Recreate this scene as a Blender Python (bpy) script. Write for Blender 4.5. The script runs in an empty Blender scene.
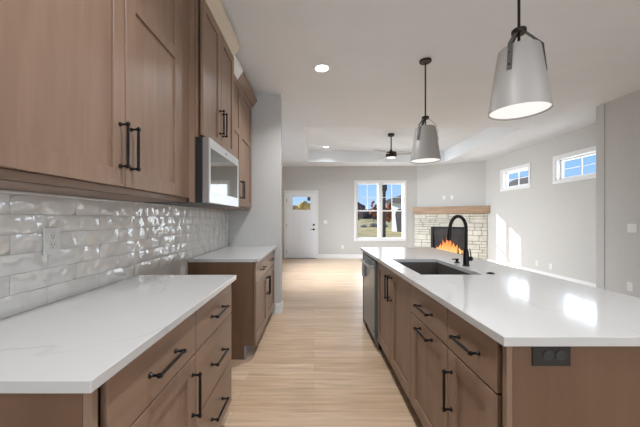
import bpy, bmesh, math, random
from mathutils import Vector, Matrix
random.seed(7)
PI = math.pi
S = bpy.context.scene
COL = S.collection

# ------------------------------------------------------------ camera, world, sun, exposure
FPX = 295.0
cd = bpy.data.cameras.new('camera'); cam = bpy.data.objects.new('camera', cd); COL.objects.link(cam)
cam.location = (0, 0, 1.28); cam.rotation_euler = (PI/2, 0, 0)
cd.sensor_fit = 'HORIZONTAL'; cd.sensor_width = 36.0; cd.lens = FPX/640*36
cd.shift_x = 6.2/640; cd.shift_y = 5.0/640; cd.clip_start = .02; cd.clip_end = 400
S.camera = cam

W = bpy.data.worlds.new('world'); S.world = W; W.use_nodes = True
wn = W.node_tree.nodes; wl = W.node_tree.links
wn.clear()
wo = wn.new('ShaderNodeOutputWorld'); bg = wn.new('ShaderNodeBackground')
wtc = wn.new('ShaderNodeTexCoord'); wsp = wn.new('ShaderNodeSeparateXYZ'); wr = wn.new('ShaderNodeValToRGB')
wr.color_ramp.elements[0].position = 0; wr.color_ramp.elements[0].color = (.50, .70, .95, 1)
wr.color_ramp.elements[1].position = .6; wr.color_ramp.elements[1].color = (.10, .27, .72, 1)
e_ = wr.color_ramp.elements.new(.14); e_.color = (.30, .55, .90, 1)
bg.inputs['Strength'].default_value = .58
wl.new(wtc.outputs['Generated'], wsp.inputs[0]); wl.new(wsp.outputs['Z'], wr.inputs[0]); wl.new(wr.outputs[0], bg.inputs[0]); wl.new(bg.outputs[0], wo.inputs[0])

sd = bpy.data.lights.new('sun', 'SUN'); sun = bpy.data.objects.new('sun', sd); COL.objects.link(sun)
sd.energy = 6; sd.angle = math.radians(.5); sd.color = (1, .93, .82)
sun.rotation_euler = Vector((1, -.707, -.445)).to_track_quat('-Z', 'Y').to_euler(); sun.location = (-8, 18, 8)

def area(name, loc, direction, sx, sy, power, color=(1, 1, 1), shape='RECTANGLE', spread=PI):
    d = bpy.data.lights.new(name, 'AREA'); o = bpy.data.objects.new(name, d); COL.objects.link(o)
    d.shape = shape; d.size = sx
    if shape in ('RECTANGLE', 'ELLIPSE'): d.size_y = sy
    d.energy = power; d.color = color; d.spread = spread
    o.location = loc; o.rotation_euler = Vector(direction).to_track_quat('-Z', 'Y').to_euler()
    return o
# added fill lamps inside two unseen windows behind the camera
area('fill_rear_left', (.6, -4.30, 1.45), (0, 1, .8), 1.9, 2.1, 36, (.88, .94, 1))
area('fill_rear_right', (3.0, -4.30, 1.45), (0, 1, .8), 1.9, 2.1, 18, (.88, .94, 1))
# added fill lamp inside an unseen left living room window
area('fill_living_left', (-1.06, 6.6, 1.5), (1, .22, -.42), 3.0, 2.0, 63, (.89, .95, 1), spread=1.65)
# daylight entering the back window and the two high windows
area('daylight_back', (2.13, 9.62, 1.53), (0, -1, -.05), 1.5, 1.8, 13, (.86, .93, 1))
area('daylight_high_far', (5.12, 7.265, 2.27), (-1, 0, -.1), .9, .42, 3.2, (.86, .93, 1))
area('daylight_high_near', (5.12, 5.555, 2.27), (-1, 0, -.1), .9, .42, 3.2, (.86, .93, 1))

S.view_settings.view_transform = 'Standard'; S.view_settings.look = 'None'
S.view_settings.gamma = 1; S.view_settings.use_curve_mapping = False
S.view_settings.exposure = .93

# ------------------------------------------------------------ materials
def mat(name, color, rough=.5, metal=0., spec=.5, coat=0.):
    m = bpy.data.materials.new(name); m.use_nodes = True
    b = m.node_tree.nodes['Principled BSDF']
    b.inputs['Base Color'].default_value = (*color, 1); b.inputs['Roughness'].default_value = rough
    b.inputs['Metallic'].default_value = metal; b.inputs['Specular IOR Level'].default_value = spec
    b.inputs['Coat Weight'].default_value = coat
    return m
def nt(m): return m.node_tree.nodes, m.node_tree.links, m.node_tree.nodes['Principled BSDF']
def noise_color(m, c1, c2, scale=(1, 1, 1), nscale=5, detail=6, rough_amt=None, bump=0., lo=.35, hi=.65, coords='Object'):
    n, l, b = nt(m)
    tc = n.new('ShaderNodeTexCoord'); mp = n.new('ShaderNodeMapping'); mp.inputs['Scale'].default_value = scale
    nz = n.new('ShaderNodeTexNoise'); nz.inputs['Scale'].default_value = nscale; nz.inputs['Detail'].default_value = detail
    r = n.new('ShaderNodeValToRGB'); r.color_ramp.elements[0].color = (*c1, 1); r.color_ramp.elements[1].color = (*c2, 1)
    r.color_ramp.elements[0].position = lo; r.color_ramp.elements[1].position = hi
    l.new(tc.outputs[coords], mp.inputs[0]); l.new(mp.outputs[0], nz.inputs[0]); l.new(nz.outputs[0], r.inputs[0]); l.new(r.outputs[0], b.inputs['Base Color'])
    if bump:
        bp = n.new('ShaderNodeBump'); bp.inputs['Strength'].default_value = bump; bp.inputs['Distance'].default_value = .01
        l.new(nz.outputs[0], bp.inputs['Height']); l.new(bp.outputs[0], b.inputs['Normal'])
    return m
def emis(name, color, strength):
    m = bpy.data.materials.new(name); m.use_nodes = True
    n, l, b = nt(m); b.inputs['Base Color'].default_value = (.8, .8, .8, 1)
    b.inputs['Emission Color'].default_value = (*color, 1); b.inputs['Emission Strength'].default_value = strength
    return m

WOOD_A = (.208, .130, .087); WOOD_B = (.285, .184, .128)
wood_v = noise_color(mat('stained_maple_vertical', WOOD_A, .42), WOOD_A, WOOD_B, (9, 9, 1.0), 2.2, 5, lo=.25, hi=.75)
wood_h = noise_color(mat('stained_maple_horizontal', WOOD_A, .36), WOOD_A, WOOD_B, (1.0, 9, 9), 2.2, 5, lo=.25, hi=.75)
wood_shaded = noise_color(mat('stained_maple_shaded', WOOD_A, .5), (.125, .066, .034), (.165, .090, .049), (5, 5, .8), 2.5, 5, lo=.25, hi=.75)  # darker maple copy with the end panels' shade put into its colour
wood_dark = mat('dark_toe_kick', (.06, .04, .03), .6)
kick_grey = mat('grey_toe_kick', (.30, .31, .33), .5)
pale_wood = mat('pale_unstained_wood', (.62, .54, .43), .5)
white_crown = mat('white_crown', (.85, .85, .83), .4)
black_metal = mat('black_handle_metal', (.012, .011, .011), .32, .6)
bronze = mat('dark_bronze', (.035, .028, .024), .42, .7)
strap_mat = mat('grey_bronze_strap', (.09, .085, .08), .4, .7)
shade_mat = mat('grey_shade', (.39, .375, .355), .45)
steel = mat('stainless_steel', (.55, .57, .58), .28, 1.)
steel_dw = mat('brushed_stainless_door', (.17, .205, .225), .28, .55)
black_plastic = mat('black_plastic', (.012, .012, .013), .4)
mw_glass = mat('microwave_dark_glass', (.27, .26, .24), .04, 1.)
white_plastic = mat('white_plastic', (.78, .78, .76), .4)
slot_mat = mat('socket_slot', (.05, .05, .05), .6)
white_paint = mat('white_trim_paint', (.80, .80, .80), .38)
door_paint = mat('white_door_paint', (.86, .88, .91), .4)
sink_mat = mat('taupe_composite', (.085, .075, .066), .45)
wall_mat = noise_color(mat('greige_wall_paint', (.55, .54, .52), .75), (.545, .535, .515), (.565, .555, .535), (1, 1, 1), 30, 3)
ceil_mat = noise_color(mat('ceiling_paint', (.75, .775, .79), .8), (.78, .81, .84), (.80, .83, .86), (1, 1, 1), 2.5, 4)
tile_mat = mat('glossy_ceramic_tile', (.75, .74, .715), .06, spec=.8, coat=.6)
tn, tl, tb = nt(tile_mat)
_tc = tn.new('ShaderNodeTexCoord'); _nz = tn.new('ShaderNodeTexNoise'); _nz.inputs['Scale'].default_value = 9; _nz.inputs['Detail'].default_value = 1.5
_bp = tn.new('ShaderNodeBump'); _bp.inputs['Strength'].default_value = .75; _bp.inputs['Distance'].default_value = .02
tl.new(_tc.outputs['Object'], _nz.inputs[0]); tl.new(_nz.outputs[0], _bp.inputs['Height']); tl.new(_bp.outputs[0], tb.inputs['Normal']); tl.new(_bp.outputs[0], tb.inputs['Coat Normal'])
grout_mat = mat('grey_grout', (.46, .45, .43), .85)

# quartz: white with thin grey veins
quartz = mat('white_quartz', (.66, .65, .64), .09)
n, l, b = nt(quartz)
tc = n.new('ShaderNodeTexCoord'); nz = n.new('ShaderNodeTexNoise'); nz.inputs['Scale'].default_value = 1.15; nz.inputs['Detail'].default_value = 3; nz.inputs['Roughness'].default_value = .45
s1 = n.new('ShaderNodeMath'); s1.operation = 'SUBTRACT'; s1.inputs[1].default_value = .5
a1 = n.new('ShaderNodeMath'); a1.operation = 'ABSOLUTE'
r = n.new('ShaderNodeValToRGB'); r.color_ramp.elements[0].color = (.50, .49, .475, 1); r.color_ramp.elements[1].color = (.56, .555, .545, 1)
r.color_ramp.elements[0].position = 0; r.color_ramp.elements[1].position = .0034
nz2 = n.new('ShaderNodeTexNoise'); nz2.inputs['Scale'].default_value = 1.7
mx = n.new('ShaderNodeMix'); mx.data_type = 'RGBA'; mx.inputs['B'].default_value = (.56, .555, .545, 1)
r2 = n.new('ShaderNodeValToRGB'); r2.color_ramp.elements[0].position = .45; r2.color_ramp.elements[1].position = .6
l.new(tc.outputs['Object'], nz.inputs[0]); l.new(nz.outputs[0], s1.inputs[0]); l.new(s1.outputs[0], a1.inputs[0]); l.new(a1.outputs[0], r.inputs[0])
l.new(tc.outputs['Object'], nz2.inputs[0]); l.new(nz2.outputs[0], r2.inputs[0]); l.new(r2.outputs[0], mx.inputs['Factor']); l.new(r.outputs[0], mx.inputs['A']); l.new(mx.outputs['Result'], b.inputs['Base Color'])

# oak planks running across the room
floor_mat = mat('oak_plank_floor', (.6, .42, .28), .33)
n, l, b = nt(floor_mat)
tc = n.new('ShaderNodeTexCoord'); br = n.new('ShaderNodeTexBrick')
br.inputs['Scale'].default_value = 1; br.inputs['Brick Width'].default_value = 1.45; br.inputs['Row Height'].default_value = .13
br.inputs['Mortar Size'].default_value = .0012; br.inputs['Mortar Smooth'].default_value = .4; br.offset = .37
br.inputs['Color1'].default_value = (.57, .405, .265, 1); br.inputs['Color2'].default_value = (.70, .53, .38, 1); br.inputs['Mortar'].default_value = (.40, .28, .18, 1)
mp = n.new('ShaderNodeMapping'); mp.inputs['Scale'].default_value = (1.1, 14, 1)
nz = n.new('ShaderNodeTexNoise'); nz.inputs['Scale'].default_value = 2.2; nz.inputs['Detail'].default_value = 7; nz.inputs['Distortion'].default_value = .4
rr = n.new('ShaderNodeValToRGB'); rr.color_ramp.elements[0].position = .3; rr.color_ramp.elements[1].position = .7
rr.color_ramp.elements[0].color = (.74, .72, .71, 1); rr.color_ramp.elements[1].color = (1.05, 1.05, 1.05, 1)
mx = n.new('ShaderNodeMix'); mx.data_type = 'RGBA'; mx.blend_type = 'MULTIPLY'; mx.inputs['Factor'].default_value = 1
l.new(tc.outputs['Object'], br.inputs[0]); l.new(tc.outputs['Object'], mp.inputs[0]); l.new(mp.outputs[0], nz.inputs[0]); l.new(nz.outputs[0], rr.inputs[0])
l.new(br.outputs['Color'], mx.inputs['A']); l.new(rr.outputs[0], mx.inputs['B']); l.new(mx.outputs['Result'], b.inputs['Base Color'])

glass = bpy.data.materials.new('window_glass'); glass.use_nodes = True
n = glass.node_tree.nodes; l = glass.node_tree.links; n.clear()
o_ = n.new('ShaderNodeOutputMaterial'); tr = n.new('ShaderNodeBsdfTransparent'); gl = n.new('ShaderNodeBsdfGlossy'); gl.inputs['Roughness'].default_value = .01
fr = n.new('ShaderNodeFresnel'); fr.inputs['IOR'].default_value = 1.3; ms = n.new('ShaderNodeMixShader')
ge = n.new('ShaderNodeNewGeometry'); mu = n.new('ShaderNodeMath'); mu.operation = 'SUBTRACT'; mu.use_clamp = True
l.new(fr.outputs[0], mu.inputs[0]); l.new(ge.outputs['Backfacing'], mu.inputs[1]); l.new(mu.outputs[0], ms.inputs[0]); l.new(tr.outputs[0], ms.inputs[1]); l.new(gl.outputs[0], ms.inputs[2]); l.new(ms.outputs[0], o_.inputs[0])

lamp_mat = emis('lamp_diffuser', (1, .97, .92), 6.0)
pend_mat = emis('pendant_diffuser', (1, .98, .95), .40); pend_mat.node_tree.nodes['Principled BSDF'].inputs['Base Color'].default_value = (.5, .5, .5, 1)
oak_mantel = noise_color(mat('mantel_oak', (.4, .28, .18), .5), (.30, .20, .125), (.42, .29, .19), (.8, 9, 9), 3, 6)
stone_mat = noise_color(mat('cream_ledge_stone', (.6, .57, .5), .85), (.54, .52, .45), (.74, .72, .65), (1, 1, 1), 4, 8, bump=.5, lo=.3, hi=.7)
mortar_mat = mat('stone_mortar', (.25, .235, .20), .9)
log_mat = noise_color(mat('charred_log', (.1, .05, .03), .9), (.02, .012, .01), (.16, .07, .03), (1, 1, 6), 8, 5)
grass_mat = noise_color(mat('dry_lawn', (.2, .2, .05), .95), (.20, .20, .07), (.42, .34, .16), (1, 1, 1), .8, 8, lo=.35, hi=.65)
siding = mat('white_siding', (.85, .85, .86), .7)
roof_mat = mat('grey_shingle', (.09, .09, .10), .8)
dark_roof = mat('dark_shingle', (.03, .033, .04), .8)
post_mat = mat('dark_post', (.02, .022, .024), .6)
bark = mat('bark', (.10, .07, .05), .9)
leaf_red = noise_color(mat('autumn_red_leaves', (.3, .1, .05), .9), (.22, .06, .03), (.40, .16, .07), (1, 1, 1), 3, 4)
leaf_dark = noise_color(mat('dark_twiggy_leaves', (.1, .08, .07), .9), (.07, .05, .05), (.20, .12, .10), (1, 1, 1), 3, 4)
leaf_gold = noise_color(mat('golden_leaves', (.6, .4, .08), .9), (.38, .24, .05), (.75, .52, .16), (1, 1, 1), 4, 4)
rock_mat = noise_color(mat('field_rock', (.2, .19, .18), .9), (.10, .10, .10), (.28, .26, .25), (1, 1, 1), 3, 4)

# flames: brighter and yellower towards their base
flame_mat = bpy.data.materials.new('flame'); flame_mat.use_nodes = True
n, l, b = nt(flame_mat)
tc = n.new('ShaderNodeTexCoord'); sp = n.new('ShaderNodeSeparateXYZ'); mr = n.new('ShaderNodeMapRange')
mr.inputs['From Min'].default_value = .25; mr.inputs['From Max'].default_value = .72
r = n.new('ShaderNodeValToRGB'); r.color_ramp.elements[0].color = (1, .60, .22, 1); r.color_ramp.elements[1].color = (.55, .06, .01, 1); r.color_ramp.elements.new(.5).color = (1, .30, .04, 1)
l.new(tc.outputs['Object'], sp.inputs[0]); l.new(sp.outputs['Z'], mr.inputs['Value']); l.new(mr.outputs[0], r.inputs[0]); l.new(r.outputs[0], b.inputs['Emission Color'])
b.inputs['Emission Strength'].default_value = .6; b.inputs['Base Color'].default_value = (.2, .05, .01, 1)
firebox_mat = noise_color(mat('firebox_panel', (.03, .028, .03), .35), (.015, .015, .018), (.05, .045, .045), (1, 1, 1), 3, 3)

# ------------------------------------------------------------ mesh helpers
class MB:
    def __init__(s): s.bm = bmesh.new()
    def box(s, x0, x1, y0, y1, z0, z1, bev=0., seg=1):
        if x0 > x1: x0, x1 = x1, x0
        if y0 > y1: y0, y1 = y1, y0
        if z0 > z1: z0, z1 = z1, z0
        m = Matrix.Translation(((x0+x1)/2, (y0+y1)/2, (z0+z1)/2)) @ Matrix.Diagonal((x1-x0, y1-y0, z1-z0, 1))
        g = bmesh.ops.create_cube(s.bm, size=1, matrix=m)
        if bev:
            es = list({e for v in g['verts'] for e in v.link_edges})
            bmesh.ops.bevel(s.bm, geom=es, offset=bev, segments=seg, affect='EDGES', profile=.5)
        return s
    def cyl(s, p0, p1, r0, r1=None, n=20, cap=True):
        p0 = Vector(p0); p1 = Vector(p1); r1 = r0 if r1 is None else r1
        d = p1-p0; q = d.to_track_quat('Z', 'Y').to_matrix().to_4x4()
        bmesh.ops.create_cone(s.bm, cap_ends=cap, segments=n, radius1=r0, radius2=r1, depth=d.length, matrix=Matrix.Translation((p0+p1)/2) @ q)
        return s
    def tube(s, pts, radii, n=16, caps=True):
        pts = [Vector(p) for p in pts]; rings = []
        if not hasattr(radii, '__len__'): radii = [radii]*len(pts)
        up = None
        for i, p in enumerate(pts):
            t = (pts[min(i+1, len(pts)-1)]-pts[max(i-1, 0)]).normalized()
            if up is None:
                up = Vector((0, 0, 1)) if abs(t.z) < .9 else Vector((1, 0, 0))
            a = (up-t*up.dot(t)).normalized(); c = t.cross(a); up = a
            rings.append([s.bm.verts.new(p+(a*math.cos(2*PI*k/n)+c*math.sin(2*PI*k/n))*radii[i]) for k in range(n)])
        for i in range(len(rings)-1):
            for k in range(n):
                s.bm.faces.new((rings[i][k], rings[i][(k+1) % n], rings[i+1][(k+1) % n], rings[i+1][k]))
        if caps:
            s.bm.faces.new(rings[0][::-1]); s.bm.faces.new(rings[-1])
        return s
    def lathe(s, prof, c=(0, 0, 0), n=40):
        rings = []
        for r_, z in prof:
            if r_ < 1e-5: rings.append([s.bm.verts.new((c[0], c[1], c[2]+z))])
            else: rings.append([s.bm.verts.new((c[0]+r_*math.cos(2*PI*k/n), c[1]+r_*math.sin(2*PI*k/n), c[2]+z)) for k in range(n)])
        for a, b_ in zip(rings, rings[1:]):
            for k in range(n):
                k2 = (k+1) % n
                if len(a) == 1 and len(b_) == 1: continue
                if len(a) == 1: s.bm.faces.new((a[0], b_[k], b_[k2]))
                elif len(b_) == 1: s.bm.faces.new((a[k], a[k2], b_[0]))
                else: s.bm.faces.new((a[k], a[k2], b_[k2], b_[k]))
        return s
    def prism(s, poly, lo, hi, axis='y'):
        def P(u, v, w): return {'y': (u, w, v), 'x': (w, u, v), 'z': (u, v, w)}[axis]
        a = [s.bm.verts.new(P(u, v, lo)) for u, v in poly]; b_ = [s.bm.verts.new(P(u, v, hi)) for u, v in poly]
        s.bm.faces.new(a); s.bm.faces.new(b_[::-1]); k = len(poly)
        for i in range(k): s.bm.faces.new((a[i], a[(i+1) % k], b_[(i+1) % k], b_[i]))
        return s
    def build(s, name, m, parent=None, smooth=False, bevel=0., angle=35):
        bmesh.ops.recalc_face_normals(s.bm, faces=s.bm.faces)
        me = bpy.data.meshes.new(name); s.bm.to_mesh(me); s.bm.free()
        o = bpy.data.objects.new(name, me); COL.objects.link(o); me.materials.append(m)
        if parent is not None: o.parent = parent
        if smooth:
            me.polygons.foreach_set('use_smooth', [True]*len(me.polygons)); me.set_sharp_from_angle(angle=math.radians(angle))
        if bevel:
            md = o.modifiers.new('bevel', 'BEVEL'); md.width = bevel; md.segments = 2; md.limit_method = 'ANGLE'
        return o
def tag(o, label=None, cat=None, group=None, kind=None):
    if label: o['label'] = label
    if cat: o['category'] = cat
    if group: o['group'] = group
    if kind: o['kind'] = kind
    return o
def thing(name, label, cat, loc=(0, 0, 0), rz=0., group=None):
    o = bpy.data.objects.new(name, None); COL.objects.link(o); o.empty_display_size = .1
    o.location = loc; o.rotation_euler = (0, 0, rz)
    return tag(o, label, cat, group)
def struct(o): o['kind'] = 'structure'; return o
def copy_tree(o, parent=None):
    c = o.copy(); COL.objects.link(c)
    if parent is not None: c.parent = parent
    for ch in list(o.children): copy_tree(ch, c)
    return c

# ------------------------------------------------------------ room constants
XL, XR, XN = -1.145, 4.95, 4.22      # left wall, living room right wall, near right wall
YB, YR, ZC = 9.45, -4.4, 2.95        # back wall, rear wall, ceiling
TX0, TX1, TY0, TY1, ZT = -.17, 3.85, 5.38, 8.72, 3.28

def holed(mb, axis, a0, a1, z0, z1, w0, w1, holes):
    us = sorted({a0, a1, *[h[0] for h in holes], *[h[1] for h in holes]}); vs = sorted({z0, z1, *[h[2] for h in holes], *[h[3] for h in holes]})
    for i in range(len(us)-1):
        # merge vertically where no hole
        for j in range(len(vs)-1):
            uc = (us[i]+us[i+1])/2; vc = (vs[j]+vs[j+1])/2
            if any(h[0] < uc < h[1] and h[2] < vc < h[3] for h in holes): continue
            if axis == 'x': mb.box(us[i], us[i+1], w0, w1, vs[j], vs[j+1])
            else: mb.box(w0, w1, us[i], us[i+1], vs[j], vs[j+1])

# floor
struct(MB().box(XL-.15, XR+.15, YR-.15, YB+.15, -.12, 0).build('floor', floor_mat))
# ceiling with raised tray over the living area
c = MB(); x0, x1, y0, y1 = XL-.15, XR+.15, YR-.15, YB+.15
c.box(x0, TX0, y0, y1, ZC, ZC+.12); c.box(TX1, x1, y0, y1, ZC, ZC+.12); c.box(TX0, TX1, y0, TY0, ZC, ZC+.12); c.box(TX0, TX1, TY1, y1, ZC, ZC+.12)
c.box(TX0-.1, TX1+.1, TY0-.1, TY1+.1, ZT, ZT+.1)
c.box(TX0-.1, TX0, TY0-.1, TY1+.1, ZC+.12, ZT); c.box(TX1, TX1+.1, TY0-.1, TY1+.1, ZC+.12, ZT)
c.box(TX0, TX1, TY0-.1, TY0, ZC+.12, ZT); c.box(TX0, TX1, TY1, TY1+.1, ZC+.12, ZT)
struct(c.build('ceiling', ceil_mat))
# walls
LWIN = (5.0, 8.2, .4, 2.6)  # opening of an unseen window, added to light the living room
w = MB(); holed(w, 'y', YR-.15, YB+.15, 0, ZC, XL-.15, XL, [LWIN]); struct(w.build('wall_left', wall_mat))
DX0, DX1, DZ = -.885, .08, 2.115
WX0, WX1, WZ0, WZ1 = 1.36, 2.90, .62, 2.44
w = MB(); holed(w, 'x', XL, XR, 0, ZC, YB, YB+.15, [(DX0, DX1, 0, DZ), (WX0, WX1, WZ0, WZ1)]); struct(w.build('wall_back', wall_mat))
T = [(6.79, 7.74, 2.05, 2.49), (5.08, 6.03, 2.05, 2.49)]
w = MB(); holed(w, 'y', 4.40, YB+.15, 0, ZC, XR, XR+.15, T); struct(w.build('wall_right', wall_mat))
w = MB(); w.box(XN, XR+.15, YR, 4.28, 0, ZC); struct(w.build('wall_dining', wall_mat))
struct(MB().box(4.21, XR+.15, 4.28, 4.40, 0, ZC).build('wall_return', wall_mat))
struct(MB().box(XL, -.445, 3.97, 4.12, 0, ZC).build('wall_wing', wall_mat))
RW = [(-.4, 1.6, .35, 2.55), (2.0, 4.0, .35, 2.55)]  # openings of two unseen rear windows, added for more light
w = MB(); holed(w, 'x', XL, XN, 0, ZC, YR-.15, YR, RW); struct(w.build('wall_rear', wall_mat))
AX, AY = 3.30, YB
U = Vector((1.65, -.96)).normalized(); LDIAG = 1.909; ADIAG = math.atan2(U.y, U.x)
w = MB(); w.prism([(3.30, YB-.001), (4.95, 8.49), (4.949, YB-.001)], 0, ZC, 'z'); struct(w.build('wall_fireplace', wall_mat))
# baseboards
def bb(name, *b_):
    m = MB(); m.box(*b_, bev=.003); return struct(m.build(name, white_paint))
bb('baseboard_back', DX1+.065, 3.28, YB-.014, YB, 0, .135)
bb('baseboard_wing', -.52, -.431, 3.956, 3.97, 0, .135)
bb('baseboard_wing', -.445, -.431, 3.97, 4.12, 0, .135)
bb('baseboard_right', XR-.014, XR, 4.41, 8.45, 0, .135)
bb('baseboard_dining', XN-.014, XN, YR, 4.265, 0, .135)
bb('baseboard_return', 4.196, 4.21, 4.266, 4.40, 0, .135)

struct(MB().box(-3.3, -3.15, 4.5, 11.2, -.3, 4.2).build('wall_sun_block', wall_mat))  # unseen wall added outdoors to keep sun out of the left window
# ------------------------------------------------------------ windows
def casing(mb, axis, a0, a1, z0, z1, w, wd=.065, th=.018, sgn=-1):
    # picture frame trim round an opening; w = wall face, sgn = side it stands proud on
    for (p, q, r_, s_) in ((a0-wd, a0, z0-wd, z1+wd), (a1, a1+wd, z0-wd, z1+wd), (a0, a1, z1, z1+wd), (a0, a1, z0-wd, z0)):
        if axis == 'x': mb.box(p, q, w, w+sgn*th, r_, s_, bev=.002)
        else: mb.box(w, w+sgn*th, p, q, r_, s_, bev=.002)
def frame(mb, axis, a0, a1, z0, z1, w0, w1, t):
    for (p, q, r_, s_) in ((a0, a0+t, z0, z1), (a1-t, a1, z0, z1), (a0+t, a1-t, z1-t, z1), (a0+t, a1-t, z0, z0+t)):
        if axis == 'x': mb.box(p, q, w0, w1, r_, s_)
        else: mb.box(w0, w1, p, q, r_, s_)
w1_ = struct(thing('window_1', None, None))
m = MB(); casing(m, 'x', WX0, WX1, WZ0, WZ1, YB); m.build('casing', white_paint, w1_)
m = MB(); frame(m, 'x', WX0, WX1, WZ0, WZ1, YB, YB+.14, .02)
xm = (WX0+WX1)/2; m.box(xm-.045, xm+.045, YB+.02, YB+.12, WZ0+.02, WZ1-.02); m.build('window_frame', white_paint, w1_)
for (p, q) in ((WX0+.02, xm-.045), (xm+.045, WX1-.02)):
    zm = 1.53
    for (za, zb, yy) in ((WZ0+.02, zm+.02, .05), (zm-.02, WZ1-.02, .08)):
        s_ = MB(); frame(s_, 'x', p, q, za, zb, YB+yy, YB+yy+.03, .034)
        if za > 1: s_.box((p+q)/2-.008, (p+q)/2+.008, YB+yy+.012, YB+yy+.024, za+.03, zb-.03); s_.box(p+.03, q-.03, YB+yy+.012, YB+yy+.024, (za+zb)/2-.008, (za+zb)/2+.008)
        so = s_.build('sash', white_paint, w1_)
        MB().box(p+.03, q-.03, YB+yy+.016, YB+yy+.020, za+.03, zb-.03).build('pane', glass, so)
for i, (p, q, za, zb) in enumerate(T):
    wn_ = struct(thing('window_%d' % (i+2), None, None))
    m = MB(); casing(m, 'y', p, q, za, zb, XR); m.build('casing', white_paint, wn_)
    m = MB(); frame(m, 'y', p, q, za, zb, XR, XR+.14, .02); m.build('window_frame', white_paint, wn_)
    m = MB(); frame(m, 'y', p+.02, q-.02, za+.02, zb-.02, XR+.08, XR+.12, .035)
    for k in (1, 2, 3):
        yy = p+.055+(q-p-.11)*k/4
        if k == 2: m.box(XR+.094, XR+.106, yy-.007, yy+.007, za+.05, zb-.05)
    m.box(XR+.094, XR+.106, p+.05, q-.05, (za+zb)/2-.007, (za+zb)/2+.007)
    so = m.build('sash', white_paint, wn_)
    MB().box(XR+.098, XR+.102, p+.05, q-.05, za+.05, zb-.05).build('pane', glass, so)
for i, (p, q, za, zb) in enumerate(RW):  # added windows behind the camera, never in view
    wn_ = struct(thing('window_%d' % (i+4), None, None))
    m = MB(); casing(m, 'x', p, q, za, zb, YR, sgn=1); m.build('casing', white_paint, wn_)
    m = MB(); frame(m, 'x', p, q, za, zb, YR-.12, YR-.02, .05); m.box((p+q)/2-.03, (p+q)/2+.03, YR-.10, YR-.04, za+.05, zb-.05); so = m.build('window_frame', white_paint, wn_)
    MB().box(p+.04, q-.04, YR-.072, YR-.068, za+.04, zb-.04).build('pane', glass, wn_)

wn_ = struct(thing('window_6', None, None)); p, q, za, zb = LWIN  # added left window, out of view
m = MB(); casing(m, 'y', p, q, za, zb, XL, sgn=1); m.build('casing', white_paint, wn_)
m = MB(); frame(m, 'y', p, q, za, zb, XL-.12, XL-.02, .05)
for k in (1, 2): m.box(XL-.10, XL-.04, p+(q-p)*k/3-.03, p+(q-p)*k/3+.03, za+.05, zb-.05)
m.build('window_frame', white_paint, wn_)
MB().box(XL-.072, XL-.068, p+.04, q-.04, za+.04, zb-.04).build('pane', glass, wn_)

# ------------------------------------------------------------ front door
d = struct(thing('door_1', None, None))
m = MB(); t = .065
m.box(DX0-t, DX0, YB-.018, YB, 0, DZ+t, bev=.002); m.box(DX1, DX1+t, YB-.018, YB, 0, DZ+t, bev=.002); m.box(DX0, DX1, YB-.018, YB, DZ, DZ+t, bev=.002)
m.box(DX0, DX0+.012, YB, YB+.14, 0, DZ); m.box(DX1-.012, DX1, YB, YB+.14, 0, DZ); m.box(DX0+.012, DX1-.012, YB, YB+.14, DZ-.012, DZ)
m.build('door_frame', white_paint, d)
p0, p1 = DX0+.015, DX1-.015; gx0, gx1, gz0, gz1 = -.69, -.10, 1.55, 1.98
m = MB(); yf, yk = YB+.012, YB+.056
holed(m, 'x', p0, p1, .012, DZ-.015, yf+.006, yk, [(gx0, gx1, gz0, gz1)])
def rail(a, b_, c_, d_): m.box(a, b_, yf, yf+.007, c_, d_, bev=.002)
rail(p0, p0+.13, .012, DZ-.015); rail(p1-.13, p1, .012, DZ-.015); rail(p0+.13, p1-.13, .012, .25); rail(p0+.13, p1-.13, DZ-.12, DZ-.015); rail(p0+.13, p1-.13, 1.38, 1.52); rail((p0+p1)/2-.055, (p0+p1)/2+.055, .25, 1.38)
m.build('door_slab', door_paint, d)
m = MB(); frame(m, 'x', gx0-.02, gx1+.02, gz0-.02, gz1+.02, yf-.004, yf+.012, .03); m.build('glazing_frame', door_paint, d)
MB().box(gx0, gx1, yf+.015, yf+.02, gz0, gz1).build('pane', glass, d)
m = MB(); m.box(p1-.095, p1-.035, yf-.008, yf, 1.045, 1.105, bev=.003); m.cyl((p1-.065, yf, 1.075), (p1-.065, yf-.022, 1.075), .014); m.build('deadbolt', black_metal, d)
m = MB(); m.box(p1-.095, p1-.035, yf-.008, yf, .90, .96, bev=.003); m.cyl((p1-.065, yf, .93), (p1-.065, yf-.05, .93), .011); m.box(p1-.165, p1-.05, yf-.055, yf-.04, .921, .939, bev=.003); m.build('door_handle', black_metal, d)
for hz in (.22, 1.05, 1.86): MB().cyl((p0-.002, yf-.004, hz-.05), (p0-.002, yf-.004, hz+.05), .009, n=10).build('hinge', bronze, d)
MB().box(DX0+.012, DX1-.012, YB-.01, YB+.10, 0, .012).build('threshold', bronze, d)

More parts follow.
